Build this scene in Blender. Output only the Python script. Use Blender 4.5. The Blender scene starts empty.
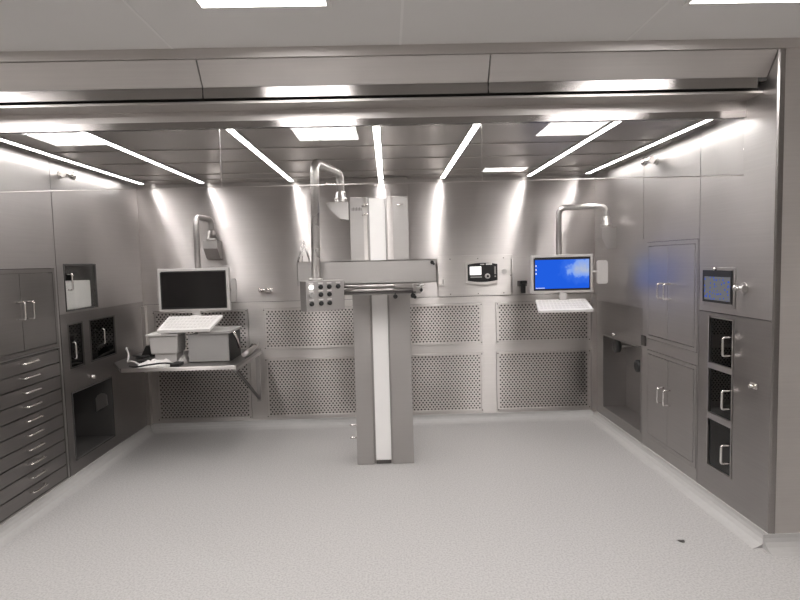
import bpy, bmesh, math, random
from mathutils import Vector, Matrix
random.seed(7)
scn = bpy.context.scene
COL = scn.collection

# ------------------------------------------------------------------ camera, world, exposure
CAM_H = 1.6
F_PX, PITCH, YAW, ROLL = 552.02, 0.06966, 0.01985, -0.02533
fw = Vector((math.sin(YAW)*math.cos(PITCH), math.cos(YAW)*math.cos(PITCH), -math.sin(PITCH)))
rt = Vector((math.cos(YAW), -math.sin(YAW), 0)); up = rt.cross(fw)
r2 = math.cos(ROLL)*rt + math.sin(ROLL)*up
u2 = -math.sin(ROLL)*rt + math.cos(ROLL)*up
cd = bpy.data.cameras.new('camera'); cam = bpy.data.objects.new('camera', cd); COL.objects.link(cam)
M = Matrix((r2, u2, -fw)).transposed().to_4x4(); M.translation = (0, 0, CAM_H)
cam.matrix_world = M
cd.sensor_width = 36; cd.lens = F_PX/800*36; cd.clip_start = .05
scn.camera = cam
w = bpy.data.worlds.new('world'); scn.world = w; w.use_nodes = True
w.node_tree.nodes['Background'].inputs[0].default_value = (.03, .03, .03, 1)
scn.view_settings.view_transform = 'Standard'; scn.view_settings.look = 'None'
scn.view_settings.gamma = 1; scn.view_settings.use_curve_mapping = False
scn.view_settings.exposure = 0.42
STRIP_E = 27.0      # LED strips in the alcove
PANEL_E = 16.0       # ceiling fixtures of the outer room
LIGHT_COL = (1, .965, .948, 1)

# ------------------------------------------------------------------ room numbers (metres)
XL, XR, D, ZC = -2.375, 2.018, 5.3616, 2.39     # alcove: left wall, right wall, back wall, ceiling
YF, ZO = 2.85, 2.68                              # front plane of the pillar, outer ceiling
OX, OY = 3.7, -2.6                               # outer room
CZ = .08                                         # top of the coved skirting

# ------------------------------------------------------------------ materials
def nodes(name):
    m = bpy.data.materials.new(name); m.use_nodes = True
    nt = m.node_tree; return m, nt, nt.nodes['Principled BSDF']
def steel(name, col, rough, aniso=.6, wob=.0, rotated=False, bscale=1.3, stain=.10, brush=0, metal=1):
    m, nt, b = nodes(name); N = nt.nodes; L = nt.links
    b.inputs['Metallic'].default_value = metal
    b.inputs['Anisotropic'].default_value = aniso
    b.inputs['Anisotropic Rotation'].default_value = 0 if rotated else .25
    tg = N.new('ShaderNodeTangent'); tg.direction_type = 'UV_MAP'; L.new(tg.outputs[0], b.inputs['Tangent'])
    geo = N.new('ShaderNodeNewGeometry')
    n1 = N.new('ShaderNodeTexNoise'); n1.inputs['Scale'].default_value = 1.7; n1.inputs['Detail'].default_value = 4
    L.new(geo.outputs['Position'], n1.inputs['Vector'])
    r1 = N.new('ShaderNodeMapRange'); r1.inputs[1].default_value = .3; r1.inputs[2].default_value = .7
    r1.inputs[3].default_value = rough*.85; r1.inputs[4].default_value = rough*1.18
    L.new(n1.outputs[0], r1.inputs[0]); L.new(r1.outputs[0], b.inputs['Roughness'])
    # brushed grain: tiny colour variation stretched along u
    uv = N.new('ShaderNodeTexCoord'); mp = N.new('ShaderNodeMapping'); mp.inputs['Scale'].default_value = (1.5, 90, 1)
    L.new(uv.outputs['UV'], mp.inputs[0])
    n2 = N.new('ShaderNodeTexNoise'); n2.inputs['Scale'].default_value = 1; n2.inputs['Detail'].default_value = 2
    L.new(mp.outputs[0], n2.inputs['Vector'])
    ad = N.new('ShaderNodeMath'); ad.operation = 'MULTIPLY_ADD'; ad.inputs[1].default_value = .35; L.new(n2.outputs[0], ad.inputs[0]); L.new(n1.outputs[0], ad.inputs[2])
    r2_ = N.new('ShaderNodeMapRange'); r2_.inputs[1].default_value = .37; r2_.inputs[2].default_value = .98
    r2_.inputs[3].default_value = 1-stain; r2_.inputs[4].default_value = 1+stain; L.new(ad.outputs[0], r2_.inputs[0])
    vm = N.new('ShaderNodeVectorMath'); vm.operation = 'SCALE'; vm.inputs[0].default_value = col[:3]
    L.new(r2_.outputs[0], vm.inputs['Scale']); L.new(vm.outputs[0], b.inputs['Base Color'])
    if wob:
        n3 = N.new('ShaderNodeTexNoise'); n3.inputs['Scale'].default_value = bscale; n3.inputs['Detail'].default_value = 1
        L.new(geo.outputs['Position'], n3.inputs['Vector'])
        bp = N.new('ShaderNodeBump'); bp.inputs['Strength'].default_value = 1; bp.inputs['Distance'].default_value = wob
        L.new(n3.outputs[0], bp.inputs['Height']); L.new(bp.outputs[0], b.inputs['Normal'])
    if brush:   # fine horizontal brushing of the sheet
        mq = N.new('ShaderNodeMapping'); mq.inputs['Scale'].default_value = (2, 260, 1); L.new(uv.outputs['UV'], mq.inputs[0])
        n4 = N.new('ShaderNodeTexNoise'); n4.inputs['Scale'].default_value = 1; n4.inputs['Detail'].default_value = 1; L.new(mq.outputs[0], n4.inputs['Vector'])
        b2 = N.new('ShaderNodeBump'); b2.inputs['Distance'].default_value = brush; L.new(n4.outputs[0], b2.inputs['Height'])
        L.new(bp.outputs[0], b2.inputs['Normal']); L.new(b2.outputs[0], b.inputs['Normal'])
    return m
def plain(name, col, rough=.5, metal=0, noise=.05, scale=8):
    m, nt, b = nodes(name); N = nt.nodes; L = nt.links
    b.inputs['Roughness'].default_value = rough; b.inputs['Metallic'].default_value = metal
    geo = N.new('ShaderNodeNewGeometry'); n1 = N.new('ShaderNodeTexNoise'); n1.inputs['Scale'].default_value = scale
    L.new(geo.outputs['Position'], n1.inputs['Vector'])
    r = N.new('ShaderNodeMapRange'); r.inputs[3].default_value = 1-noise; r.inputs[4].default_value = 1+noise
    L.new(n1.outputs[0], r.inputs[0])
    vm = N.new('ShaderNodeVectorMath'); vm.operation = 'SCALE'; vm.inputs[0].default_value = col[:3]
    L.new(r.outputs[0], vm.inputs['Scale']); L.new(vm.outputs[0], b.inputs['Base Color'])
    return m
def emit(name, col, s):
    m = bpy.data.materials.new(name); m.use_nodes = True; nt = m.node_tree; nt.nodes.clear()
    o = nt.nodes.new('ShaderNodeOutputMaterial'); e = nt.nodes.new('ShaderNodeEmission')
    e.inputs[0].default_value = tuple(col[:3])+(1,); e.inputs[1].default_value = s; nt.links.new(e.outputs[0], o.inputs[0]); return m
def glass(name, tint, ior=1.5, rough=0.0):
    m = bpy.data.materials.new(name); m.use_nodes = True; nt = m.node_tree; nt.nodes.clear()
    o = nt.nodes.new('ShaderNodeOutputMaterial'); t = nt.nodes.new('ShaderNodeBsdfTransparent'); g = nt.nodes.new('ShaderNodeBsdfGlossy')
    f = nt.nodes.new('ShaderNodeFresnel'); f.inputs[0].default_value = ior; mx = nt.nodes.new('ShaderNodeMixShader')
    t.inputs[0].default_value = tuple(tint)+(1,); g.inputs['Roughness'].default_value = rough
    ge = nt.nodes.new('ShaderNodeNewGeometry'); io = nt.nodes.new('ShaderNodeMapRange'); io.inputs[3].default_value = ior; io.inputs[4].default_value = 1/ior
    nt.links.new(ge.outputs['Backfacing'], io.inputs[0]); nt.links.new(io.outputs[0], f.inputs[0])
    nt.links.new(f.outputs[0], mx.inputs[0]); nt.links.new(t.outputs[0], mx.inputs[1]); nt.links.new(g.outputs[0], mx.inputs[2])
    nt.links.new(mx.outputs[0], o.inputs[0]); return m

S = (.56, .53, .515)
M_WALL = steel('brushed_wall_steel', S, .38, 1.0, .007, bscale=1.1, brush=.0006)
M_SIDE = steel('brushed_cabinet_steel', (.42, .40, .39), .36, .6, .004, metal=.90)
M_CEIL = steel('ceiling_steel', (.50, .47, .455), .38, .2, .002, bscale=1.2)
M_TRIM = steel('lintel_steel', (.62, .59, .57), .42, .5, .003)
M_GLOSS = steel('polished_lintel_steel', (.34, .32, .31), .20, .85, .0005)
M_LOW = steel('left_lower_sheet_steel', (.30, .284, .276), .36, .5, .002)  # darker base colour than the left sheets above the seam
M_LOWR = steel('right_lower_sheet_steel', (.37, .352, .343), .34, .6, .003)  # darker than the right sheets above, lighter than the left lower ones
M_CAB = steel('darker_cabinet_steel', (.27, .255, .248), .36, .5, .002)  # darker base colour than the right-hand cabinets, same roughness
M_PIL = steel('pillar_steel', (.64, .61, .59), .42, .6, .003)
M_FRAME = steel('panel_frame_steel', (.60, .57, .55), .38, 1.0, .003, brush=.0006)
M_COLUMN = steel('satin_column_steel', (.48, .46, .447), .50, .3, .001, stain=.05)
M_TUBE = steel('polished_tube_steel', (.55, .53, .515), .30, 0, 0)
M_HANDLE = steel('bright_handle_steel', (.80, .77, .75), .16, 0, 0)
M_DARKST = steel('dark_steel', (.17, .16, .155), .45, 0, 0)
M_VOID = plain('dark_cavity', (.05, .047, .045), .8)
M_BLACK = plain('black_plastic', (.012, .012, .012), .4)
M_GREYP = plain('grey_plastic', (.33, .32, .31), .5)
M_WHITE = plain('white_plastic', (.72, .70, .68), .45)
M_KEYS = plain('key_caps', (.64, .62, .605), .5)
M_PALE = plain('pale_grey_enamel', (.50, .48, .465), .45)
M_BEZEL = plain('light_bezel', (.52, .50, .485), .35)
M_CEILO = plain('painted_ceiling_panel', (.72, .705, .69), .6, 0, .03, 2)
M_JOINT = plain('ceiling_joint_sealant', (.79, .775, .76), .6)
M_OWALL = plain('painted_room_wall', (.70, .68, .66), .6)
M_BAND = plain('white_drive_belt', (.88, .865, .85), .55, 0, .03)
M_STRIP = emit('led_strip_glow', LIGHT_COL, STRIP_E)
M_PANEL = emit('ceiling_fixture_glow', LIGHT_COL, PANEL_E)
M_GLASS = glass('clear_glass', (.965, .97, .965))
M_TINTED = glass('dark_tinted_glass', (.22, .21, .20))  # dark tint darkens the compartments behind the doors
def floor_mat():
    m, nt, b = nodes('speckled_vinyl'); N = nt.nodes; L = nt.links
    geo = N.new('ShaderNodeNewGeometry')
    n = N.new('ShaderNodeTexNoise'); n.inputs['Scale'].default_value = 95; n.inputs['Detail'].default_value = 3; L.new(geo.outputs['Position'], n.inputs['Vector'])
    v = N.new('ShaderNodeTexVoronoi'); v.inputs['Scale'].default_value = 60; L.new(geo.outputs['Position'], v.inputs['Vector'])
    r = N.new('ShaderNodeValToRGB'); e = r.color_ramp.elements
    e[0].position = .34; e[0].color = (.35, .340, .332, 1); e[1].position = .60; e[1].color = (.46, .449, .439, 1)
    L.new(n.outputs[0], r.inputs[0])
    r3 = N.new('ShaderNodeValToRGB'); e = r3.color_ramp.elements
    e[0].position = .05; e[0].color = (.55, .54, .53, 1); e[1].position = .14; e[1].color = (1, 1, 1, 1)
    L.new(v.outputs['Distance'], r3.inputs[0])
    mx = N.new('ShaderNodeMix'); mx.data_type = 'RGBA'; mx.blend_type = 'MULTIPLY'; mx.inputs[0].default_value = .6
    L.new(r.outputs[0], mx.inputs[6]); L.new(r3.outputs[0], mx.inputs[7]); L.new(mx.outputs[2], b.inputs['Base Color'])
    b.inputs['Roughness'].default_value = .42; b.inputs['Specular IOR Level'].default_value = .45
    return m
M_FLOOR = floor_mat()
M_COVE = plain('cove_vinyl', (.43, .42, .41), .4, 0, .05, 30)

# ------------------------------------------------------------------ mesh helpers
class MB:
    def __init__(s): s.bm = bmesh.new()
    def poly(s, pts):
        try: return s.bm.faces.new([s.bm.verts.new(p) for p in pts])
        except ValueError: pass
    def box(s, a, b, bev=0):
        x0, x1 = sorted((a[0], b[0])); y0, y1 = sorted((a[1], b[1])); z0, z1 = sorted((a[2], b[2]))
        vs = [s.bm.verts.new(p) for p in [(x0,y0,z0),(x1,y0,z0),(x1,y1,z0),(x0,y1,z0),(x0,y0,z1),(x1,y0,z1),(x1,y1,z1),(x0,y1,z1)]]
        fs = [s.bm.faces.new([vs[i] for i in f]) for f in [(3,2,1,0),(4,5,6,7),(0,1,5,4),(1,2,6,5),(2,3,7,6),(3,0,4,7)]]
        if bev:
            es = list({e for f in fs for e in f.edges})
            bmesh.ops.bevel(s.bm, geom=es, offset=bev, segments=2, affect='EDGES', profile=.6)
        return s
    def prism(s, pts, vec):
        """closed outline (list of 3-D points) extruded along vec"""
        v = Vector(vec); a = [s.bm.verts.new(p) for p in pts]; b = [s.bm.verts.new(Vector(p)+v) for p in pts]
        n = len(pts); fs = [s.bm.faces.new(a), s.bm.faces.new(b[::-1])]
        for i in range(n): fs.append(s.bm.faces.new([a[i], b[i], b[(i+1) % n], a[(i+1) % n]]))
        bmesh.ops.recalc_face_normals(s.bm, faces=fs); return s
    def tube(s, path, r, seg=14, cap=True):
        P = [Vector(p) for p in path]; rings = []; prev = None
        for i, p in enumerate(P):
            t = (P[min(i+1, len(P)-1)]-P[max(i-1, 0)]).normalized()
            if prev is None:
                a = Vector((0, 0, 1)) if abs(t.z) < .9 else Vector((1, 0, 0)); n = t.cross(a).normalized()
            else: n = (prev-t*prev.dot(t)).normalized()
            prev = n; q = t.cross(n); rr = r[i] if isinstance(r, (list, tuple)) else r
            rings.append([s.bm.verts.new(p+rr*(math.cos(2*math.pi*k/seg)*n+math.sin(2*math.pi*k/seg)*q)) for k in range(seg)])
        for A, B in zip(rings, rings[1:]):
            for k in range(seg):
                f = s.bm.faces.new([A[k], A[(k+1) % seg], B[(k+1) % seg], B[k]]); f.smooth = True
        if cap: s.bm.faces.new(rings[0][::-1]); s.bm.faces.new(rings[-1])
        return s
    def cyl(s, a, b, r, seg=20): return s.tube([a, b], r, seg)
def fillet(pts, r, n=6):
    P = [Vector(p) for p in pts]; out = [P[0]]
    for a, b, c in zip(P, P[1:], P[2:]):
        rr = min(r, (a-b).length*.49, (c-b).length*.49)
        p0 = b+(a-b).normalized()*rr; p1 = b+(c-b).normalized()*rr
        for i in range(n+1):
            t = i/n; out.append(p0*(1-t)**2+b*2*t*(1-t)+p1*t*t)
    return out+[P[-1]]
ORG = {}
def finish_uv(me):
    uvl = me.uv_layers.new(name='UVMap')
    for p in me.polygons:
        n = p.normal; ax = max(range(3), key=lambda i: abs(n[i]))
        for li in p.loop_indices:
            c = me.vertices[me.loops[li].vertex_index].co
            uvl.data[li].uv = (c.y, c.z) if ax == 0 else ((c.x, c.z) if ax == 1 else (c.x, c.y))
def obj(name, mb, mat, parent=None, flip=True):
    bm = mb.bm
    if flip: bmesh.ops.recalc_face_normals(bm, faces=bm.faces)
    me = bpy.data.meshes.new(name)
    if parent is not None: org = ORG[parent.name]
    else:
        cs = [v.co for v in bm.verts]
        org = Vector(((min(c.x for c in cs)+max(c.x for c in cs))/2, (min(c.y for c in cs)+max(c.y for c in cs))/2, min(c.z for c in cs)))
    for v in bm.verts: v.co -= org
    bm.to_mesh(me); bm.free(); finish_uv(me)
    me.materials.append(mat)
    o = bpy.data.objects.new(name, me); COL.objects.link(o); ORG[o.name] = org.copy()
    if parent is not None: o.parent = parent
    else: o.location = org
    return o
def thing(name, label, cat, loc, group=None):
    o = bpy.data.objects.new(name, None); COL.objects.link(o); o.location = loc; o.empty_display_size = .1
    ORG[o.name] = Vector(loc); o['label'] = label; o['category'] = cat
    if group: o['group'] = group
    return o
def tag(o, label, cat, group=None):
    o['label'] = label; o['category'] = cat
    if group: o['group'] = group
    return o
def struct(name, mb, mat, flip=True):
    o = obj(name, mb, mat, None, flip); o['kind'] = 'structure'; return o
def copy_tree(o, parent=None):
    c = o.copy(); COL.objects.link(c)
    if parent is not None: c.parent = parent
    ORG[c.name] = ORG.get(o.name, Vector()).copy()
    for ch in list(o.children): copy_tree(ch, c)
    return c
# wall-face coordinates: a = along the wall, z = up, d = distance out into the room
def WL(a, z, d=0): return (XL+d, a, z)
def WR(a, z, d=0): return (XR-d, a, z)
def WB(a, z, d=0): return (a, D-d, z)
def wbox(mb, W, a0, a1, z0, z1, d0, d1, bev=0): return mb.box(W(a0, z0, d0), W(a1, z1, d1), bev)
def slab(mb, W, a0, a1, z0, z1, holes, d0=-.02, d1=0):
    """slab with rectangular openings (a0,a1,z0,z1)"""
    A = sorted({a0, a1, *[h[i] for h in holes for i in (0, 1) if a0 < h[i] < a1]})
    Z = sorted({z0, z1, *[h[i] for h in holes for i in (2, 3) if z0 < h[i] < z1]})
    for p, q in zip(A, A[1:]):
        run = None
        for r, t in zip(Z, Z[1:]):
            ca, cz = (p+q)/2, (r+t)/2
            solid = not any(h[0] < ca < h[1] and h[2] < cz < h[3] for h in holes)
            if solid: run = [run[0], t] if run else [r, t]
            if (not solid or t == Z[-1]) and run: wbox(mb, W, p, q, run[0], run[1], d0, d1); run = None
    return mb
def niche(mb, W, a0, a1, z0, z1, depth, t=.008):
    wbox(mb, W, a0-t, a1+t, z0-t, z0, -depth, -.021); wbox(mb, W, a0-t, a1+t, z1, z1+t, -depth, -.021)
    wbox(mb, W, a0-t, a0, z0, z1, -depth, -.021); wbox(mb, W, a1, a1+t, z0, z1, -depth, -.021)
    wbox(mb, W, a0-t, a1+t, z0-t, z1+t, -depth-t, -depth); return mb
def handle(W, a0, z0, a1, z1, out=.035, r=.0055, d=0):
    return MB().tube(fillet([W(a0, z0, d), W(a0, z0, d+out), W(a1, z1, d+out), W(a1, z1, d)], .012, 4), r, 8)

# ------------------------------------------------------------------ floor, ceilings, walls
m = MB(); m.box((-OX, OY, -.05), (OX, YF, 0)); m.box((XL-.02, YF, -.05), (XR+.02, D+.02, 0)); struct('floor', m, M_FLOOR)
m = MB(); m.box((-OX, OY, ZO), (OX, YF+.03, ZO+.05)); struct('ceiling', m, M_CEILO)
m = MB()
for x in (-3.3, -2.17, -1.04, .09, 1.23, 2.36, 3.49): m.box((x-.006, OY, ZO-.0012), (x+.006, YF-.001, ZO+.001))
for y in (-1.55, .45): m.box((-OX, y-.006, ZO-.0012), (OX, y+.006, ZO+.001))
struct('trim_1', m, M_JOINT)
m = MB(); m.box((XL-.02, 3.13, ZC), (XR+.02, D+.02, ZC+.02)); struct('ceiling', m, M_CEIL)
m = MB()   # seams of the alcove ceiling sheets
for y in (3.83, 4.30, 4.84, 5.12): m.box((XL, y-.012, ZC-.006), (XR, y+.012, ZC-.0005))
struct('trim_2', m, M_FRAME)
# outer room shell (behind and beside the viewer)
m = MB(); m.box((-OX-.05, OY, 0), (-OX, YF, ZO)); m.box((-OX, YF, 0), (XL-.6, YF+.05, ZO)); struct('wall_outer_left', m, M_OWALL)
m = MB(); m.box((OX, OY, 0), (OX+.05, YF+.05, ZO)); struct('wall_outer_right', m, M_OWALL)
m = MB(); m.box((-OX-.05, OY-.05, 0), (OX+.05, OY, ZO)); struct('wall_front', m, M_OWALL)

# back wall : one big sheet above, frame members round the grilles below
GR = [(-2.29, -1.37), (-1.23, -.30), (-.02, .91), (1.04, 1.975)]
GZ = [(.10, .690), (.775, 1.178)]
m = MB(); m.box((XL-.02, D, 1.246), (XR+.02, D+.02, ZC+.02)); struct('wall_back', m, M_WALL)
m = MB()
slab(m, WB, XL, XR, CZ, 1.242, [(a, b, c, d) for a, b in GR for c, d in GZ])
struct('wall_back', m, M_FRAME)
m = MB(); m.box((XL, D+.16, 0), (XR, D+.18, 1.25)); m.box((XL, D+.02, .0), (XR, D+.16, .02)); m.box((XL, D+.021, 1.2), (XR, D+.16, 1.25))
m.box((XL-.02, D+.02, 0), (XL, D+.18, 1.25)); m.box((XR, D+.02, 0), (XR+.02, D+.18, 1.25)); struct('wall_duct', m, M_VOID)
# corner pilasters
for nm, x0, x1 in (('trim_3', XL, XL+.035), ('trim_4', XR-.04, XR)):
    m = MB(); m.box((x0, D-.05, CZ), (x1, D-.001, 1.232)); struct(nm, m, M_FRAME)
# left and right walls, open where cabinets are let in, with 6 mm gaps between sheets
LH = [(3.20, 3.985, .088, 1.045), (3.20, 3.985, 1.05, 1.615), (4.095, 4.545, 1.29, 1.645), (4.10, 4.30, .86, 1.203),
      (4.39, 4.80, .86, 1.203), (4.09, 4.69, .168, .69), (4.006, 4.013, CZ, ZC), (4.1, 5.36, 1.278, 1.283)]
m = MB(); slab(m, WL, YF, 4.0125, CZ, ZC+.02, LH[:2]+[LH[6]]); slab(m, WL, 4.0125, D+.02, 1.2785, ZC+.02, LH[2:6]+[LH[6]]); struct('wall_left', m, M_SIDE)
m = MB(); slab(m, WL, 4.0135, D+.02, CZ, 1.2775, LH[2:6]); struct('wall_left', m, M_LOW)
RH = [(3.56, 4.27, .95, 1.70), (3.56, 4.27, .165, .865), (4.36, 5.155, .16, .866), (3.175, 3.435, .25, 1.21),
      (3.542, 3.548, CZ, ZC), (2.86, 3.542, 1.232, 1.237), (4.33, 4.336, 1.73, ZC)]
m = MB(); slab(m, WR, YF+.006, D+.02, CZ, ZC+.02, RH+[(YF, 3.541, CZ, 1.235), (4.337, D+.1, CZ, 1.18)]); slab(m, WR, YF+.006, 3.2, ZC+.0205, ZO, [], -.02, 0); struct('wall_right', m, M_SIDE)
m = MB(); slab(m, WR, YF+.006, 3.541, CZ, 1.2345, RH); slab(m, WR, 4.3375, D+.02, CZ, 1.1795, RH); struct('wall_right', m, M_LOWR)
def backing(name, W, a0, a1, hs):
    m = MB()
    for h in hs: wbox(m, W, h[0]-.01, h[1]+.01, h[2], min(h[3], ZC), -.03, -.022)
    return struct(name, m, M_VOID)
backing('trim_5', WL, 0, 0, [LH[6], LH[7]]); backing('trim_6', WR, 0, 0, RH[4:])
# pillar front beside the opening, chamfered steel edge
m = MB(); m.prism([(XR+.035, YF, CZ), (OX, YF, CZ), (OX, YF+.05, CZ), (XR+.035, YF+.05, CZ)], (0, 0, ZO-CZ)); struct('wall_pillar', m, M_PIL)
m = MB(); m.prism([(XR, YF+.0055, CZ), (XR+.008, YF-.001, CZ), (XR+.033, YF-.005, CZ), (XR+.033, YF+.0055, CZ)], (0, 0, ZO-CZ-.05)); struct('trim_7', m, M_GLOSS)
# lintel: top trim, sloped fascia, polished strip, dark track slot, lower beam, polished lip
Lx0 = -OX
m = MB(); m.box((Lx0, YF-.012, 2.632), (OX, YF+.02, ZO)); struct('trim_8', m, M_TRIM)
seams = [Lx0, -2.38, -.93, .545, XR]
m = MB()
for a, b in zip(seams, seams[1:]):
    m.prism([(a+.003, YF+.002, 2.63), (a+.003, 2.93, 2.518), (a+.003, 2.95, 2.518), (a+.003, YF+.022, 2.632)], (b-a-.006, 0, 0))
struct('trim_9', m, M_TRIM)
m = MB()
for a, b in zip(seams, seams[1:]): m.box((a+.003, 2.93, 2.464), (b-.003-(.05 if b == XR else 0), 2.936, 2.516))
struct('trim_10', m, M_GLOSS)
m = MB(); m.box((Lx0, 2.937, 2.50), (XR, 3.2, 2.62)); m.box((Lx0, 3.0, 2.46), (XR, 3.02, 2.5)); struct('trim_11', m, M_VOID)
m = MB(); m.box((Lx0, 2.965, 2.445), (XR, 3.11, 2.458)); m.box((Lx0, 3.105, 2.39), (XR, 3.13, 2.445)); struct('trim_12', m, M_TRIM)
m = MB(); m.box((Lx0, 3.095, 2.352), (XR, 3.13, 2.388)); struct('trim_13', m, M_GLOSS)
# coved vinyl skirting
def cove(name, pts_dir):
    m = MB()
    for (p, q, n) in pts_dir:
        p = Vector(p); q = Vector(q); n = Vector(n)
        prof = [(0, 0), (.085, .0), (.06, .006), (.035, .02), (.018, .04), (.010, .06), (.008, CZ), (0, CZ)]
        m.prism([p+n*a+Vector((0, 0, z+.0005)) for a, z in prof], q-p)
    for f in m.bm.faces: f.smooth = False
    return struct(name, m, M_COVE)
cove('baseboard_back', [((XL, D, 0), (XR, D, 0), (0, -1, 0))])
cove('baseboard_left', [((XL, YF, 0), (XL, D, 0), (1, 0, 0))])
cove('baseboard_right', [((XR, YF, 0), (XR, D, 0), (-1, 0, 0))])
cove('baseboard_pillar', [((XR-.03, YF, 0), (OX, YF, 0), (0, -1, 0))])

# ------------------------------------------------------------------ hanging glass screen
gx = [-2.372, -.908, .539, XR-.002]
gl = ['clear glass pane hanging from the lintel on the left, beside the drawers', 'clear glass pane hanging from the middle of the lintel before the white column',
      'clear glass pane hanging from the lintel on the right, before the blue screen']
for i in range(3):
    m = MB(); m.box((gx[i]+.002, 3.107, 2.037), (gx[i+1]-.002, 3.115, 2.352))
    t = thing('glass_screen', gl[i], 'glass panel', ((gx[i]+gx[i+1])/2, 3.11, 2.037), 'glass panes under the lintel')
    obj('pane', m, M_GLASS, t)
    m = MB(); m.box((gx[i]+.002, 3.1065, 2.034), (gx[i+1]-.002, 3.1155, 2.037)); 
    if i < 2: m.box((gx[i+1]-.002, 3.1065, 2.034), (gx[i+1]+.0015, 3.1155, 2.352))
    obj('edge_strip', m, M_FRAME, t)

# ------------------------------------------------------------------ lights
def led(x, y0, y1, label, wd=.038, zz=ZC, side=0):
    t = thing('led_strip_light', label, 'ceiling light', (x, (y0+y1)/2, zz-.02), 'LED strips on the alcove ceiling')
    m = MB(); m.box((x-wd/2-.002, y0-.012, zz-.008), (x+wd/2+.002, y1+.012, zz-.0005))
    for s in (-1, 1): m.box((x+s*(wd/2+.0005), y0-.012, zz-.0155), (x+s*(wd/2+.002), y1+.012, zz-.0081))  # side lips added to keep sideways glow off the ceiling
    obj('housing', m, M_PALE, t)
    if side:
        m = MB(); m.box((x+side*(wd/2+.004), y0-.01, zz-.026), (x+side*(wd/2+.010), y1+.01, zz-.0005)); obj('shade_flange', m, M_DARKST, t)
    m = MB(); m.box((x-wd/2, y0, zz-.014), (x+wd/2, y1, zz-.0085)); obj('diffuser', m, M_STRIP, t)
led(-1.712, 3.16, 5.26, 'white LED strip second from the left wall')
led(-.883, 3.16, 5.26, 'white LED strip third from the left, left of the gooseneck pipe')
led(-.047, 3.16, 5.26, 'white LED strip running straight over the central column')
led(.534, 3.16, 5.26, 'white LED strip just right of the central column')
led(1.352, 3.16, 5.26, 'white LED strip over the blue monitor, second from the right wall')
led(-2.262, 3.16, 5.24, 'white LED strip along the top of the left wall', .036)
led(1.887, 3.19, 5.20, 'white LED strip along the top of the right wall', .036)
def fixture(x0, x1, y0, y1, label):
    t = thing('ceiling_fixture', label, 'ceiling light', ((x0+x1)/2, (y0+y1)/2, ZO-.012), 'flush fixtures in the outer ceiling')
    m = MB(); slabz = [(x0-.02, y0-.02, x1+.02, y0), (x0-.02, y1, x1+.02, y1+.02), (x0-.02, y0, x0, y1), (x1, y0, x1+.02, y1)]
    for a, b, c, d in slabz: m.box((a, b, ZO-.010), (c, d, ZO-.0015))
    obj('frame', m, M_WHITE, t)
    m = MB(); m.box((x0, y0, ZO-.008), (x1, y1, ZO-.0015)); obj('diffuser', m, M_PANEL, t)
fixture(-.742, -.228, 1.30, 2.385, 'bright rectangular ceiling fixture left of centre at the top edge')
fixture(1.32, 1.80, 1.30, 2.42, 'bright rectangular ceiling fixture at the top right corner')
fixture(-2.84, -2.33, 1.30, 2.41, 'bright ceiling fixture left of the frame, mirrored in the left glass pane')
fixture(1.17, 1.69, -.65, -.33, 'short ceiling fixture behind the viewer, mirrored in the right glass pane')

# ------------------------------------------------------------------ perforated grilles
def grille(a0, a1, z0, z1, label):
    g = .003; a0 += g; a1 -= g; z0 += g; z1 -= g; f = .016
    t = thing('perforated_grille', label, 'vent panel', ((a0+a1)/2, D, z0), 'perforated grilles in the back wall')
    m = MB(); slab(m, WB, a0, a1, z0, z1, [(a0+.02, a1-.02, z0+.02, z1-.02)], -.018, .010); obj('frame', m, M_FRAME, t)
    m = MB(); bm = m.bm; y = D+.004
    sx0, sx1, sz0, sz1 = a0+.0205, a1-.0205, z0+.0205, z1-.0205
    b0, b1, c0, c1 = a0+f+.004, a1-f-.004, z0+f+.004, z1-f-.004
    nx = round((b1-b0)/.0345); nz = round((c1-c0)/.0225); p = (b1-b0)/nx; h = (c1-c0)/nz; r = .0086
    for (q0, q1, q2, q3) in ((sx0, sx1, sz0, c0), (sx0, sx1, c1, sz1), (sx0, b0, c0, c1), (b1, sx1, c0, c1)):
        m.poly([(q0, y, q2), (q1, y, q2), (q1, y, q3), (q0, y, q3)])
    for j in range(nz):
        off = (j % 2)*p/2; n = nx-(j % 2); zz0 = c0+j*h; zz1 = zz0+h
        if off:
            m.poly([(b0, y, zz0), (b0+off, y, zz0), (b0+off, y, zz1), (b0, y, zz1)]); m.poly([(b1-off, y, zz0), (b1, y, zz0), (b1, y, zz1), (b1-off, y, zz1)])
        for i in range(n):
            xa = b0+off+i*p; cx = xa+p/2; cz = (zz0+zz1)/2; xb = xa+p
            out = [(xb, cz), (xb, zz1), (cx, zz1), (xa, zz1), (xa, cz), (xa, zz0), (cx, zz0), (xb, zz0)]
            O = [bm.verts.new((u, y, v)) for u, v in out]
            I = [bm.verts.new((cx+r*math.cos(k*math.pi/4), y, cz+r*math.sin(k*math.pi/4))) for k in range(8)]
            for k in range(8): bm.faces.new([O[k], O[(k+1) % 8], I[(k+1) % 8], I[k]])
    o = obj('perforated_sheet', m, M_FRAME, t)
    for cx, cz in ((a0+.012, z0+.012), (a1-.012, z0+.012), (a0+.012, z1-.012), (a1-.012, z1-.012)):
        m = MB(); m.cyl((cx, D-.0105, cz), (cx, D-.0135, cz), .006, 10); obj('screw', m, M_DARKST, t)
where = ['under the black monitor', 'left of the column', 'right of the column', 'under the blue monitor']
for (a0, a1), wh in zip(GR, where):
    grille(a0, a1, *GZ[1], 'upper perforated steel grille '+wh)
    grille(a0, a1, *GZ[0], 'lower perforated steel grille '+wh)

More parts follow.
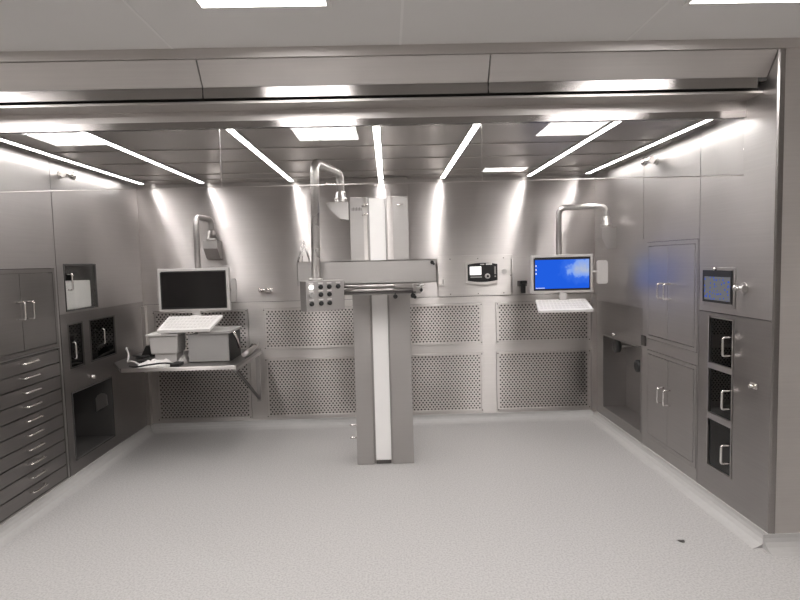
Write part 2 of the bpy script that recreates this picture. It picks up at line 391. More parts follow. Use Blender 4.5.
# ------------------------------------------------------------------ cabinets in the left wall
t = thing('drawer_cabinet', 'built-in steel cabinet of ten shallow drawers in the left wall', 'cabinet', (XL, 3.6, .09))
m = MB(); slab(m, WL, 3.203, 3.982, .09, 1.043, [(3.262, 3.968, .098, 1.036)], -.03, -.001); wbox(m, WL, 3.21, 3.975, .095, 1.04, -.45, -.05); obj('body', m, M_DARKST, t)
dz = (1.036-.098)/10
for k in range(10):
    z0 = .098+k*dz+.003; z1 = .098+(k+1)*dz-.003
    m = MB(); wbox(m, WL, 3.266, 3.964, z0, z1, -.02, .003, .002); dr = obj('drawer', m, M_CAB, t)
    zc = z1-.03; obj('handle', handle(WL, 3.555, zc, 3.70, zc, .028, .006, .003), M_HANDLE, dr)
def double_door(name, label, W, a0, a1, z0, z1, mid, hz, hx=.045, frame=.03, mat=None):
    t = thing(name, label, 'cabinet', W((a0+a1)/2, z0))
    m = MB(); slab(m, W, a0+.003, a1-.003, z0+.003, z1-.003, [(a0+frame, a1-frame, z0+frame, z1-frame)], -.03, .002); obj('body', m, mat or M_SIDE, t)
    m = MB(); wbox(m, W, a0+.004, a1-.004, z0+.004, z1-.004, -.35, -.045); obj('carcass', m, M_DARKST, t)
    for s, (p, q) in ((-1, (a0+frame+.005, mid-.002)), (1, (mid+.002, a1-frame-.005))):
        m = MB(); wbox(m, W, p, q, z0+frame+.004, z1-frame-.004, -.02, .004, .002); d = obj('door', m, mat or M_SIDE, t)
        h = mid+s*hx; obj('handle', handle(W, h, hz-.055, h, hz+.055, .05, .006, .006), M_HANDLE, d)
    return t
double_door('wall_cabinet', 'two-door steel wall cabinet above the drawers in the left wall', WL, 3.20, 3.985, 1.05, 1.615, 3.60, 1.345, mat=M_CAB)
double_door('wall_cabinet', 'upper two-door steel cabinet in the right wall with the blue reflection', WR, 3.56, 4.27, .95, 1.70, 3.945, 1.335)
double_door('wall_cabinet', 'lower two-door steel cabinet in the right wall near the floor', WR, 3.56, 4.27, .165, .865, 3.935, .565)
def glass_niche(label, W, a0, a1, z0, z1, ha, depth=.30, hz=None, door=True, mat=None, parent=None, pane=None):
    t = parent or thing('recessed_cabinet', label, 'cabinet', W((a0+a1)/2, z0))
    m = MB(); niche(m, W, a0+.010, a1-.010, z0+.010, z1-.010, depth); slab(m, W, a0+.003, a1-.003, z0+.003, z1-.003, [(a0+.012, a1-.012, z0+.012, z1-.012)], -.02, .003)
    obj('body', m, mat or M_DARKST, t)
    if door:
        m = MB(); wbox(m, W, a0+.013, a1-.013, z0+.013, z1-.013, -.012, -.006); d = obj('glass_door', m, pane or M_TINTED, t)
        hz = hz or (z0+z1)/2; obj('handle', handle(W, ha, hz-.06, ha, hz+.06, .035, .0065, -.006), M_HANDLE, d)
    return t
glass_niche('glazed wall niche in the left wall holding the pale box', WL, 4.095, 4.545, 1.29, 1.645, 4.15, .28, 1.51, pane=M_GLASS, mat=M_VOID)
glass_niche('narrow dark glazed niche in the left wall beside the drawers', WL, 4.10, 4.30, .86, 1.203, 4.14, .28, 1.0)
glass_niche('wider dark glazed niche in the left wall above the shelf end', WL, 4.39, 4.80, .86, 1.203, 4.56, .28, 1.05)
t = glass_niche('open dark knee recess low in the left wall', WL, 4.09, 4.69, .168, .69, 0, .40, None, False, M_VOID)
m = MB(); m.box((XL-.22, 4.12, 1.3005), (XL-.035, 4.515, 1.515), .008); bx_ = obj('storage_box', m, M_WHITE); tag(bx_, 'pale plastic box standing in the glazed niche of the left wall', 'box')
m = MB(); m.prism([(-2.495, 4.640, .40), (-2.495, 4.640, .51), (-2.480, 4.640, .538), (-2.455, 4.640, .552), (-2.425, 4.640, .552), (-2.408, 4.640, .535), (-2.404, 4.640, .45)], (0, .018, 0))
tag(obj('cover_plate', m, M_COLUMN), 'rounded grey plate on the side of the knee recess in the left wall', 'plate')
m = MB(); m.cyl(WL(4.37, .752, 0), WL(4.37, .752, .022), .012, 14); m.cyl(WL(4.37, .752, .022), WL(4.37, .752, .03), .017, 14)
tag(obj('round_knob', m, M_HANDLE), 'small bright knob on the left wall below the narrow niches', 'knob')

# three glazed compartments low on the right wall
t = thing('tall_glass_cabinet', 'narrow cabinet of three stacked dark glass doors in the right wall', 'cabinet', (XR, 3.305, .25))
zs = [(.562, .25), (.886, .59), (1.207, .91)]
m = MB(); slab(m, WR, 3.178, 3.432, .253, 1.207, [(3.188, 3.422, b+.006, a-.006) for a, b in zs], -.02, .004); obj('frame', m, M_FRAME, t)
m = MB(); niche(m, WR, 3.188, 3.422, .262, 1.198, .3)
for z in (.576, .898): wbox(m, WR, 3.188, 3.422, z-.008, z+.008, -.30, -.021)
obj('body', m, M_DARKST, t)
for a, b in zs:
    m = MB(); wbox(m, WR, 3.190, 3.420, b+.008, a-.008, -.012, -.006); d = obj('glass_door', m, M_TINTED, t)
    hz = (a+b)/2-.01; obj('handle', handle(WR, 3.195, hz-.055, 3.195, hz+.055, .06, .007, -.006), M_HANDLE, d)
m = MB(); m.box((XR+.06, 3.24, .907), (XR+.2, 3.38, .945), .006); tag(obj('instrument_tray', m, M_PALE), 'pale tray lying in the top glass compartment of the right wall', 'tray')
m = MB(); m.box((XR+.05, 3.23, .585), (XR+.2, 3.39, .65), .01); tag(obj('supply_carton', m, M_GREYP), 'grey carton in the middle glass compartment of the right wall', 'box')

# open recess in the right wall with fittings
t = glass_niche('open recess low in the back of the right wall with two black fittings', WR, 4.36, 5.155, .16, .866, 0, .22, None, False, M_SIDE)
m = MB(); m.cyl(WR(4.52, .52, -.215), WR(4.52, .52, -.15), .03); m.tube([WR(4.52, .60, -.15), WR(4.52, .44, -.15)], .05, 16)
def black_fitting(a, z, label, big=.042, s0=-.215):
    t = thing('valve_fitting', label, 'valve', WR(a, z-.05, -.1))
    m = MB(); m.tube([WR(a, z, s0), WR(a, z, -.12), WR(a, z, -.05)], [.014, .016, .016], 14); obj('stem', m, M_TUBE, t)
    m = MB(); m.tube([WR(a, z, -.05), WR(a, z, -.045), WR(a, z, -.01), WR(a, z, -.005)], [big*.7, big, big, big*.7], 18); obj('knob', m, M_BLACK, t)
black_fitting(4.90, .79, 'round black valve knob at the top of the open right recess', .06)
black_fitting(4.47, .69, 'black valve knob at the near side of the open right recess', .05, -.164)
m = MB(); wbox(m, WR, 4.38, 4.62, .175, .84, -.18, -.165); bmesh.ops.bevel(m.bm, geom=m.bm.edges[:], offset=.003, segments=1, affect='EDGES', profile=.5)
tag(obj('divider_plate', m, M_SIDE), 'upright steel plate inside the open recess of the right wall', 'panel')
m = MB(); m.cyl(WR(4.86, .90, 0), WR(4.86, .90, .018), .009, 12); m.cyl(WR(4.86, .90, .018), WR(4.86, .90, .026), .015, 14)
tag(obj('round_knob', m, M_HANDLE), 'tiny bright knob above the open recess of the right wall', 'knob')

# touch screen on the right wall
t = thing('touch_panel', 'square dark touch screen set in the right wall above the glass doors', 'control panel', WR(3.345, 1.29))
m = MB(); wbox(m, WR, 3.165, 3.505, 1.275, 1.515, .0005, .006, .002); obj('mounting_plate', m, M_SIDE, t)
m = MB(); slab(m, WR, 3.187, 3.485, 1.298, 1.497, [(3.20, 3.472, 1.312, 1.458)], .0065, .012); obj('bezel', m, M_BLACK, t)
def dots_mat():
    m = bpy.data.materials.new('touch_screen_glow'); m.use_nodes = True; nt = m.node_tree; nt.nodes.clear(); N = nt.nodes; L = nt.links
    o = N.new('ShaderNodeOutputMaterial'); e = N.new('ShaderNodeEmission'); g = N.new('ShaderNodeNewGeometry')
    v = N.new('ShaderNodeTexVoronoi'); v.inputs['Scale'].default_value = 45; L.new(g.outputs['Position'], v.inputs['Vector'])
    r = N.new('ShaderNodeValToRGB'); r.color_ramp.interpolation = 'CONSTANT'; c = r.color_ramp.elements
    c[0].color = (.02, .07, .40, 1); c[1].position = .27; c[1].color = (.11, .11, .12, 1); L.new(v.outputs['Distance'], r.inputs[0])
    L.new(r.outputs[0], e.inputs[0]); e.inputs[1].default_value = 1.0; L.new(e.outputs[0], o.inputs[0]); return m
m = MB(); wbox(m, WR, 3.201, 3.471, 1.313, 1.457, .0065, .009); obj('screen', m, dots_mat(), t)
m = MB(); m.cyl(WR(3.34, 1.506, .012), WR(3.34, 1.506, .03), .009, 12); obj('indicator', m, M_HANDLE, t)
# taps and valves
def valve(W, a, z, label, k=1.0, o=.05, mt=None):
    mt = mt or M_HANDLE
    t = thing('gas_valve', label, 'valve', W(a, z-.03))
    m = MB(); m.tube([W(a, z, 0), W(a, z, .006)], .032, 20); m.tube([W(a, z, .006), W(a, z, o)], .013*k, 12); obj('base', m, M_TUBE, t)
    m = MB(); m.tube([W(a-.035*k, z, o), W(a+.035*k, z, o)], .014*k, 12); m.tube([W(a, z, o), W(a, z, o+.03)], [.014*k, .010*k], 12); obj('body', m, mt, t)
    for s in (-1, 1):
        m = MB(); m.tube([W(a+s*.035*k, z, o), W(a+s*.04*k, z, o), W(a+s*.05*k, z, o)], [.012*k, .021*k, .018*k], 14); obj('knob', m, mt, t)
valve(WR, 4.14, 2.30, 'small twin-knob valve high on the right wall', 1.35, .06)
valve(WL, 4.13, 2.29, 'small twin-knob valve high on the left wall', 1.35, .06)
valve(WR, 3.09, 1.40, 'twin-knob steel valve on the right wall beside the touch screen', .9, .025, M_TUBE)
valve(WB, -1.18, 1.357, 'twin-knob steel valve on the back wall right of the black monitor', 1.3, .04)
m = MB(); m.box(WR(2.95, .845, .001), WR(3.01, .88, .012), .004); m.cyl(WR(2.98, .86, .012), WR(2.98, .86, .035), .011, 12)
tag(obj('door_lock', m, M_HANDLE), 'small bright lock on the right wall near the pillar', 'lock')
m = MB(); wbox(m, WR, 4.28, 4.345, .885, .965, .001, .012, .002); tag(obj('switch_plate', m, M_DARKST), 'small dark plate at the far corner of the right cabinet doors', 'plate')

# ------------------------------------------------------------------ lift column
CX0, CX1, CY = -.284, .164, 4.28
t = thing('lift_column', 'tall central steel lift column with a white belt between two posts', 'column', (-.06, CY+.14, 0))
m = MB(); m.box((CX0, CY, .0005), (-.150, CY+.25, 2.10), .003); obj('post', m, M_COLUMN, t)
m = MB(); m.box((.0, CY, .0005), (CX1, CY+.25, 2.10), .003); obj('post', m, M_COLUMN, t)
m = MB(); m.box((-.150, CY+.03, .0005), (.0, CY+.24, 2.085)); obj('channel', m, M_COLUMN, t)
m = MB(); m.box((-.135, CY+.012, .03), (-.014, CY+.0295, 2.09), .002); obj('belt', m, M_BAND, t)
m = MB(); m.box((-.133, CY+.006, .004), (-.016, CY+.029, .028)); obj('foot_block', m, M_DARKST, t)
m = MB(); m.box((-.18, CY-.004, 1.62), (-.152, CY-.0005, 2.098)); obj('guide_strip', m, M_FRAME, t)
m = MB(); m.box((.002, CY-.004, 1.62), (.045, CY-.0005, 2.098)); obj('guide_strip', m, M_FRAME, t)
m = MB()
for k in range(7): m.box((-.268+k*.0115, CY-.0016, 1.997), (-.268+k*.0115+.006, CY-.0004, 2.018+.004*((k*3) % 2)))
obj('name_plate', m, M_DARKST, t)
for (x, z) in ((-.165, 2.035), (-.165, 1.965), (.10, 2.035)):
    m = MB(); m.tube(fillet([(x-.022, CY-.002, z-.004), (x-.022, CY-.014, z-.004), (x+.022, CY-.014, z+.004), (x+.022, CY-.002, z+.004)], .006, 3), .005, 8); obj('lifting_eye', m, M_HANDLE, t)
for z in (.27, .165):
    m = MB(); m.tube([(CX0, CY+.18, z), (CX0-.065, CY+.18, z)], .009, 10); obj('hose_stub', m, M_HANDLE, t)
m = MB(); m.box((-.34, D-.14, 1.24), (.20, D-.001, 2.385), .002); tag(obj('column_housing', m, M_WALL), 'steel housing on the back wall behind the lift column', 'housing')
# cross arm carried by the column
t = thing('lift_carriage', 'horizontal steel cross arm on the central column with rails beneath', 'lift arm', (-.15, 3.95, 1.38))
AY = 3.90
m = MB(); m.box((-.642, AY, 1.447), (.343, AY+.006, 1.612)); m.box((-.642, AY, 1.606), (.343, AY+.12, 1.612)); m.box((-.642, AY, 1.447), (.343, AY+.12, 1.453))
m.box((.337, AY, 1.447), (.343, AY+.12, 1.612)); m.box((-.642, AY, 1.447), (-.636, AY+.12, 1.612)); obj('arm', m, M_COLUMN, t)
m = MB(); m.box((-.25, AY+.121, 1.36), (.13, CY-.006, 1.60)); obj('carriage', m, M_COLUMN, t)
m = MB(); m.cyl((.310, AY-.012, 1.588), (.310, AY-.0005, 1.588), .013, 14); m.cyl((.322, AY-.008, 1.577), (.322, AY-.0005, 1.577), .008, 10); obj('cable_hole', m, M_BLACK, t)
m = MB(); m.tube([(.344, AY+.03, 1.46), (.352, AY+.03, 1.475), (.353, AY+.03, 1.56), (.344, AY+.03, 1.58)], .006, 8); obj('end_grip', m, M_FRAME, t)
for z, r in ((1.434, .011), (1.405, .010)):
    m = MB(); m.cyl((-.46, AY-.03, z), (.225, AY-.03, z), r, 14); obj('rail', m, M_TUBE, t)
m = MB(); m.box((-.40, AY-.02, 1.375), (.20, AY+.03, 1.396)); obj('rail_bed', m, M_DARKST, t)
m = MB(); m.box((.04, AY-.055, 1.418), (.17, AY-.035, 1.448), .004); m.box((.17, AY-.055, 1.39), (.20, AY-.03, 1.445), .003); obj('clamp', m, M_FRAME, t)
m = MB(); m.tube([(.20, AY-.04, 1.41), (.24, AY-.05, 1.44)], .007, 8); m.box((.19, AY-.06, 1.375), (.225, AY-.03, 1.42), .004); obj('bracket', m, M_TUBE, t)
for (x, z, r) in ((.045, 1.357, .016), (.168, 1.360, .017), (.182, 1.350, .012), (.225, 1.398, .014)):
    m = MB(); m.tube([(x, AY-.028, z), (x, AY-.034, z), (x, AY-.056, z), (x, AY-.06, z)], [r*.7, r, r, r*.8], 14); m.cyl((x, AY-.028, z), (x, AY-.02, z+.02), .005, 8); obj('knob', m, M_BLACK, t)
m = MB()
m.tube([(-.640, AY+.05, 1.613), (-.598, AY+.05, 1.765)], .006, 8); m.tube([(-.598, AY+.05, 1.765), (-.555, AY+.05, 1.613)], .006, 8)
m.tube([(-.612, AY+.05, 1.613), (-.598, AY+.05, 1.72)], .003, 6)
obj('hanger', m, M_TUBE, t)

# ------------------------------------------------------------------ control pendant with gooseneck
def cowl(W0, t):
    pass
t = thing('control_pendant', 'steel push-button box hanging from a tall gooseneck pipe at the column', 'control box', (-.45, 3.70, 1.28))
th = math.radians(30); bw, bh, bd = .28, .205, .11
fx = Vector((math.cos(th), math.sin(th), 0)); nr = Vector((math.sin(th), -math.cos(th), 0)); c0 = Vector((-.548, 3.66, 1.280))
def BX(u, z, d=0): return c0+fx*u+Vector((0, 0, z))+nr*d
m = MB(); m.prism([BX(0, 0), BX(bw, 0), BX(bw, bh), BX(0, bh)], -nr*bd); bmesh.ops.bevel(m.bm, geom=m.bm.edges[:], offset=.004, segments=2, affect='EDGES', profile=.5)
obj('enclosure', m, M_SIDE, t)
cols = [.037, .105, .167, .233]; rows = [.163, .112, .053]
for r_, z in enumerate(rows):
    for c_, u in enumerate(cols):
        if c_ == 3 and r_ > 0: continue
        mat = M_BLACK; nm = 'push_button'; rad = .0165
        if (r_, c_) == (0, 0): mat = emit('lit_button', (1, .98, .95), 2.0); nm = 'lamp_button'
        if (r_, c_) == (1, 0): mat = M_GREYP; nm = 'selector_switch'; rad = .021
        m = MB(); m.tube([BX(u, z, .0005), BX(u, z, .006), BX(u, z, .012), BX(u, z, .015)], [rad, rad, rad*.9, rad*.6], 16)
        if nm == 'selector_switch': m.prism([BX(u-.004, z-.018, .015), BX(u+.004, z-.018, .015), BX(u+.004, z+.018, .015), BX(u-.004, z+.018, .015)], nr*.012)
        b_ = obj(nm, m, mat, t)
        m = MB(); m.prism([BX(u-.017, z+.021, .0004), BX(u+.017, z+.021, .0004), BX(u+.017, z+.030, .0004), BX(u-.017, z+.030, .0004)], nr*.0012); obj('caption_plate', m, M_WHITE, t)
pr = .029; px, py = -.490, 3.745
m = MB(); m.tube(fillet([(px, py, 1.4855), (px+.018, py, 2.275), (-.345, 4.235, 2.275), (-.345, 4.235, 2.10)], .07, 8), pr, 20); obj('pipe', m, M_TUBE, t)
m = MB(); m.cyl((px, py, 1.4855), (px, py, 1.50), .046); obj('flange', m, M_TUBE, t)
m = MB(); m.tube([(-.345, 4.235, 2.056), (-.345, 4.235, 2.075), (-.345, 4.235, 2.08), (-.345, 4.235, 2.13), (-.345, 4.235, 2.14)], [.045, .045, .038, .036, .033], 20)
m.tube([(-.345, 4.235, 2.075), (-.345, 4.235, 2.09)], .046, 20); obj('swivel', m, M_TUBE, t)
m = MB(); m.prism([(-.286, 4.17, 2.055), (-.43, 4.17, 2.055), (-.445, 4.17, 2.04), (-.44, 4.17, 2.015), (-.35, 4.17, 1.93), (-.286, 4.17, 1.92)], (0, .13, 0)); obj('column_bracket', m, M_SIDE, t)
m = MB(); m.tube([(-.40, 4.25, 2.20), (-.455, 4.25, 2.205)], .008, 8); m.tube([(-.345, 4.235, 2.19), (-.40, 4.25, 2.20)], .008, 8); obj('locking_lever', m, M_HANDLE, t)

# ------------------------------------------------------------------ monitors on goosenecks
def blue_screen_mat():
    m = bpy.data.materials.new('blue_desktop_glow'); m.use_nodes = True; nt = m.node_tree; nt.nodes.clear(); N = nt.nodes; L = nt.links
    o = N.new('ShaderNodeOutputMaterial'); e = N.new('ShaderNodeEmission'); tc = N.new('ShaderNodeTexCoord')
    sp = N.new('ShaderNodeSeparateXYZ'); L.new(tc.outputs['Generated'], sp.inputs[0])
    def math_(op, a, b=None):
        n = N.new('ShaderNodeMath'); n.operation = op
        for i, q in enumerate((a, b)):
            if q is None: continue
            if isinstance(q, (int, float)): n.inputs[i].default_value = q
            else: L.new(q, n.inputs[i])
        return n.outputs[0]
    # pale wallpaper patch, upper right
    dx = math_('MULTIPLY', math_('SUBTRACT', sp.outputs['X'], .86), 1.3); dz = math_('SUBTRACT', sp.outputs['Z'], .70)
    d = math_('SQRT', math_('ADD', math_('MULTIPLY', dx, dx), math_('MULTIPLY', dz, dz)))
    r = N.new('ShaderNodeValToRGB'); c = r.color_ramp.elements
    c[0].position = 0; c[0].color = (.34, .38, .46, 1); c[1].position = .6; c[1].color = (.012, .085, .56, 1)
    k = r.color_ramp.elements.new(.28); k.color = (.16, .28, .66, 1); k = r.color_ramp.elements.new(.36); k.color = (.03, .12, .60, 1)
    nz = N.new('ShaderNodeTexNoise'); nz.inputs['Scale'].default_value = 14; L.new(tc.outputs['Object'], nz.inputs['Vector'])
    d = math_('ADD', d, math_('MULTIPLY', math_('SUBTRACT', nz.outputs[0], .5), .55))
    L.new(d, r.inputs[0]); L.new(r.outputs[0], e.inputs[0]); e.inputs[1].default_value = 1.0; L.new(e.outputs[0], o.inputs[0]); return m
M_BLUE = blue_screen_mat(); M_ICON = emit('desktop_icons', (.75, .80, .85), 1.0)
M_DARKSCR = steel('dark_screen_glass', (.03, .03, .03), .12, 0, 0)
def dark_screen():
    m, nt, b = nodes('switched_off_screen'); b.inputs['Base Color'].default_value = (.012, .011, .011, 1); b.inputs['Roughness'].default_value = .12; b.inputs['Specular IOR Level'].default_value = .6
    return m
M_OFF = dark_screen()
def monitor(name, label, x0, x1, z0, z1, y, on, kx0, kx1, kz0, kz1, pipe, sw, side):
    t = thing(name, label, 'monitor', ((x0+x1)/2, y, kz0))
    m = MB(); slab_pts = .022
    m.box((x0, y, z0), (x1, y+.05, z1), .006); 
    obj('case', m, M_BEZEL, t)
    b = .022; m = MB(); m.box((x0+b, y-.003, z0+b), (x1-b, y-.0005, z1-b)); obj('bezel', m, M_BLACK, t)
    s0, s1 = ((x0+b+.012, x1-b-.012)); zz0, zz1 = z0+b+.016, z1-b-(.022 if on else .012)
    m = MB(); m.box((s0, y-.005, zz0), (s1, y-.0035, zz1)); scr = obj('screen', m, M_BLUE if on else M_OFF, t)
    if on:
        m = MB()
        for i in range(9): m.box((s0+.006+i*.009, y-.0062, zz0+.004), (s0+.006+i*.009+.006, y-.0055, zz0+.010))
        for i in range(3): m.box((s0+.004, y-.0062, zz1-.06-i*.035), (s0+.012, y-.0055, zz1-.045-i*.035))
        obj('desktop_icons', m, M_ICON, scr)
    m = MB(); m.cyl((x0+.022, y-.004, z1-.022), (x0+.022, y, z1-.022), .010, 12); obj('corner_button', m, M_PALE, t)
    # neck and keyboard tray, tilted towards the user
    ya, yb = (y+.03, y-.17) if on else (y-.12, y-.33)
    ka, kb_ = ya/(y+.03), yb/(y-.17)
    cxk = x0+(x1-x0)*.52
    m = MB(); m.box((cxk-.03, y+.005, kz1-.01), (cxk+.03, y+.04, z0+.002)); m.box((cxk-.03, ya-.01, kz1-.008), (cxk+.06, y+.045, kz1+.010)); obj('tray_neck', m, M_BEZEL, t)
    pts = [((kx0+.03)*ka, ya, CAM_H-(CAM_H-kz1)*ka), (kx1*ka, ya, CAM_H-(CAM_H-kz1)*ka), ((kx1-.02*(0 if on else 3))*kb_, yb, CAM_H-(CAM_H-kz0)*kb_), (kx0*kb_, yb, CAM_H-(CAM_H-kz0)*kb_)]
    m = MB(); m.prism(pts, (0, .004, -.022)); kb = obj('keyboard', m, M_WHITE, t)
    P = [Vector(p) for p in pts]; n = (P[1]-P[0]).cross(P[3]-P[0]).normalized()
    if n.z < 0: n = -n
    m = MB()
    for r_ in range(4):
        for c_ in range(13):
            u0, u1 = (c_+.6)/14.2, (c_+1.35)/14.2; v0, v1 = (r_+.45)/4.8, (r_+1.15)/4.8
            q = [P[0].lerp(P[1], u).lerp(P[3].lerp(P[2], u), v) for u, v in ((u0, v0), (u1, v0), (u1, v1), (u0, v1))]
            m.prism([a+n*.0005 for a in q], n*.0025)
    ks = obj('keys', m, M_KEYS, kb); ks['kind'] = 'stuff'
    # handle plate on the right side
    hx = x1+(.045 if on else .012)
    m = MB(); m.box((hx, y+.02, z0+.07), (hx+(.10 if on else .045), y+.04, z0+.28), .0)
    bmesh.ops.bevel(m.bm, geom=[e for e in m.bm.edges if abs((e.verts[0].co-e.verts[1].co).normalized().y) > .9], offset=.022, segments=4, affect='EDGES', profile=.5)
    m.cyl((x1-.002, y+.03, z0+.18), (hx+.005, y+.03, z0+.18), .012, 12); obj('side_handle', m, M_PALE if on else M_COLUMN, t)
    # pipe
    m = MB(); m.tube(fillet(pipe, .07, 8), .025, 18); obj('pipe', m, M_TUBE, t)
    sx, sy, sz = sw
    m = MB(); m.tube([(sx, sy, sz), (sx, sy, sz+.03), (sx, sy, sz+.032), (sx, sy, sz+.09), (sx, sy, sz+.10)], [.046, .046, .036, .034, .028], 20); obj('swivel', m, M_TUBE, t)
    m = MB()
    if side == 'back':
        m.prism([(sx-.065, sy-.06, sz), (sx-.065, D-.001, sz), (sx-.065, D-.001, sz-.17), (sx-.065, sy+.02, sz-.16), (sx-.065, sy-.06, sz-.07)], (.13, 0, 0))
    else:
        m.prism([(sx-.06, sy-.06, sz), (XR-.001, sy-.06, sz), (XR-.001, sy-.06, sz-.19), (XR-.09, sy-.06, sz-.19), (sx-.06, sy-.06, sz-.09)], (0, .12, 0))
    obj('wall_bracket', m, M_SIDE, t)
monitor('display_station', 'switched-off black monitor on a gooseneck pipe above the steel desk', -2.03, -1.41, 1.208, 1.585, 4.90, False, -1.99, -1.485, 1.065, 1.163,
        [(-1.70, 4.975, 1.40), (-1.695, 4.975, 2.04), (-1.655, 5.27, 2.04), (-1.655, 5.27, 1.86)], (-1.655, 5.27, 1.835), 'back')
monitor('display_station', 'lit monitor with a blue screen on a gooseneck pipe by the right corner', 1.273, 1.826, 1.285, 1.625, 4.90, True, 1.29, 1.77, 1.145, 1.225,
        [(1.545, 4.975, 1.45), (1.545, 4.975, 2.045), (1.945, 4.90, 2.045), (1.945, 4.90, 1.88)], (1.945, 4.90, 1.855), 'right')

# ------------------------------------------------------------------ analyser panel on the back wall
t = thing('monitor_plate', 'pale steel mounting plate on the back wall around the small black instrument', 'panel', (.845, D, 1.235))
m = MB(); wbox(m, WB, .485, 1.212, 1.25, 1.642, .0005, .012, .002); obj('plate', m, M_FRAME, t)
for a, z in ((.60, 1.27), (.60, 1.61), (.87, 1.61), (1.12, 1.61), (.87, 1.27), (1.12, 1.27), (1.19, 1.44)):
    m = MB(); wbox(m, WB, a-.005, a+.005, z-.005, z+.005, .012, .0145); obj('screw', m, M_DARKST, t)
m = MB(); m.tube([WB(1.125, 1.478, .0122), WB(1.125, 1.478, .02)], .026, 18); obj('round_cap', m, M_PALE, t)
m = MB(); m.tube([WB(1.20, 1.27, .0122), WB(1.20, 1.27, .03), WB(1.20, 1.60, .03), WB(1.20, 1.60, .0122)], .006, 8); obj('edge_rod', m, M_TUBE, t)
t = thing('gas_analyser', 'small black instrument with a white display on the back wall plate', 'instrument', (.905, D-.0125, 1.365))
def arc_plate(x0, x1, z0, z1, bul, d0, d1, n=10):
    top = [(x0+(x1-x0)*i/n, z1+bul*(1-(2*i/n-1)**2)) for i in range(n+1)]; bot = [(x0+(x1-x0)*i/n, z0-bul*(1-(2*i/n-1)**2)) for i in range(n, -1, -1)]
    m = MB(); m.prism([WB(a, z, d0) for a, z in top+bot], (0, -(d1-d0), 0)); return m
obj('housing', arc_plate(.752, 1.062, 1.378, 1.568, .022, .0125, .05), M_FRAME, t)
obj('face', arc_plate(.765, 1.052, 1.398, 1.553, .014, .0505, .055), M_BLACK, t)
m = MB(); wbox(m, WB, .785, .895, 1.452, 1.532, .0555, .058); obj('display', m, emit('white_display', (1, .98, .96), 1.3), t)
m = MB(); wbox(m, WB, .79, .90, 1.425, 1.437, .0555, .058); obj('key_row', m, M_GREYP, t)
m = MB(); wbox(m, WB, .94, 1.0, 1.547, 1.560, .0555, .0575); wbox(m, WB, .885, .925, 1.549, 1.557, .0555, .0575); obj('name_strip', m, M_WHITE, t)
m = MB(); wbox(m, WB, 1.022, 1.036, 1.455, 1.53, .0555, .058); m.cyl(WB(1.03, 1.435, .0555), WB(1.03, 1.435, .06), .008, 10); obj('side_keys', m, M_GREYP, t)
m = MB(); m.tube([WB(.955, 1.438, .0555), WB(.955, 1.438, .066), WB(.955, 1.438, .070)], [.026, .025, .018], 20); dl = obj('dial', m, M_PALE, t)
m = MB(); m.tube([WB(.955, 1.438, .0705), WB(.955, 1.438, .074)], .012, 14); obj('dial_centre', m, M_BLACK, dl)
t = thing('handset_holder', 'black handset hanging in its holder just left of the blue monitor', 'handset', (1.30, D, 1.26))
m = MB(); wbox(m, WB, 1.255, 1.345, 1.33, 1.385, .0005, .02, .004); obj('cradle', m, M_DARKST, t)
m = MB(); wbox(m, WB, 1.283, 1.325, 1.262, 1.375, .021, .055, .008); wbox(m, WB, 1.272, 1.338, 1.355, 1.385, .021, .06, .006); obj('handset', m, M_BLACK, t)
m = MB(); m.tube(fillet([WB(.475, 1.42, .001), WB(.475, 1.42, .03), WB(.475, 1.36, .03), WB(.53, 1.36, .03), WB(.53, 1.42, .03), WB(.53, 1.42, .001)], .01, 3), .006, 8); wbox(m, WB, .474, .531, 1.35, 1.375, .001, .033)
tag(obj('wall_hook', m, M_TUBE), 'U-shaped steel hook on the back wall right of the cross arm', 'hook')

# ------------------------------------------------------------------ desk and the things on it
t = thing('steel_desk', 'wall-mounted steel worktop in the left corner under the black monitor', 'desk', (-1.8, 4.9, .77))
DX0, DX1, DY0 = XL+.002, -1.245, 4.42
m = MB(); m.prism([(DX0, 4.74, .775), (-2.17, DY0, .775), (DX1, DY0, .775), (DX1, D-.052, .775), (DX0+.036, D-.052, .775), (DX0, D-.052, .775)], (0, 0, .022)); obj('worktop', m, M_CAB, t)
m = MB(); m.box((-2.16, DY0-.003, .768), (DX1, DY0+.015, .798), .002); obj('front_lip', m, M_FRAME, t)
m = MB(); m.tube([(DX1-.02, DY0+.04, .772), (DX1-.05, D-.014, .30)], .014, 8); obj('brace', m, M_DARKST, t)
m = MB(); m.box((DX1-.07, D-.014, .27), (DX1-.03, D-.001, .774)); obj('wall_bar', m, M_SIDE, t)
m = MB(); m.box((DX1-.035, DY0+.02, .745), (DX1-.005, D-.015, .7745)); obj('side_rail', m, M_SIDE, t)
ZT = .7975
t = thing('instrument_box', 'grey-fronted metal instrument box with a black side standing on the desk', 'box', (-1.53, 4.8, ZT))
m = MB(); m.box((-1.69, 4.62, ZT+.006), (-1.355, 4.635, 1.035), .002); obj('front_panel', m, M_GREYP, t)
m = MB(); m.box((-1.688, 4.636, ZT), (-1.348, 4.97, 1.03), .003); obj('case', m, M_BLACK, t)
m = MB(); m.box((-1.60, 4.60, 1.037), (-1.335, 4.98, 1.058), .005); obj('lid', m, M_GREYP, t)
m = MB(); m.tube([(-1.335, 4.72, 1.03), (-1.33, 4.80, .96), (-1.33, 4.86, .88)], .012, 10); m.cyl((-1.347, 4.72, 1.03), (-1.325, 4.72, 1.03), .012); obj('side_lever', m, M_HANDLE, t)
t = thing('plastic_tub', 'translucent white tub on the desk below the keyboard', 'tub', (-1.9, 4.7, ZT))
m = MB()
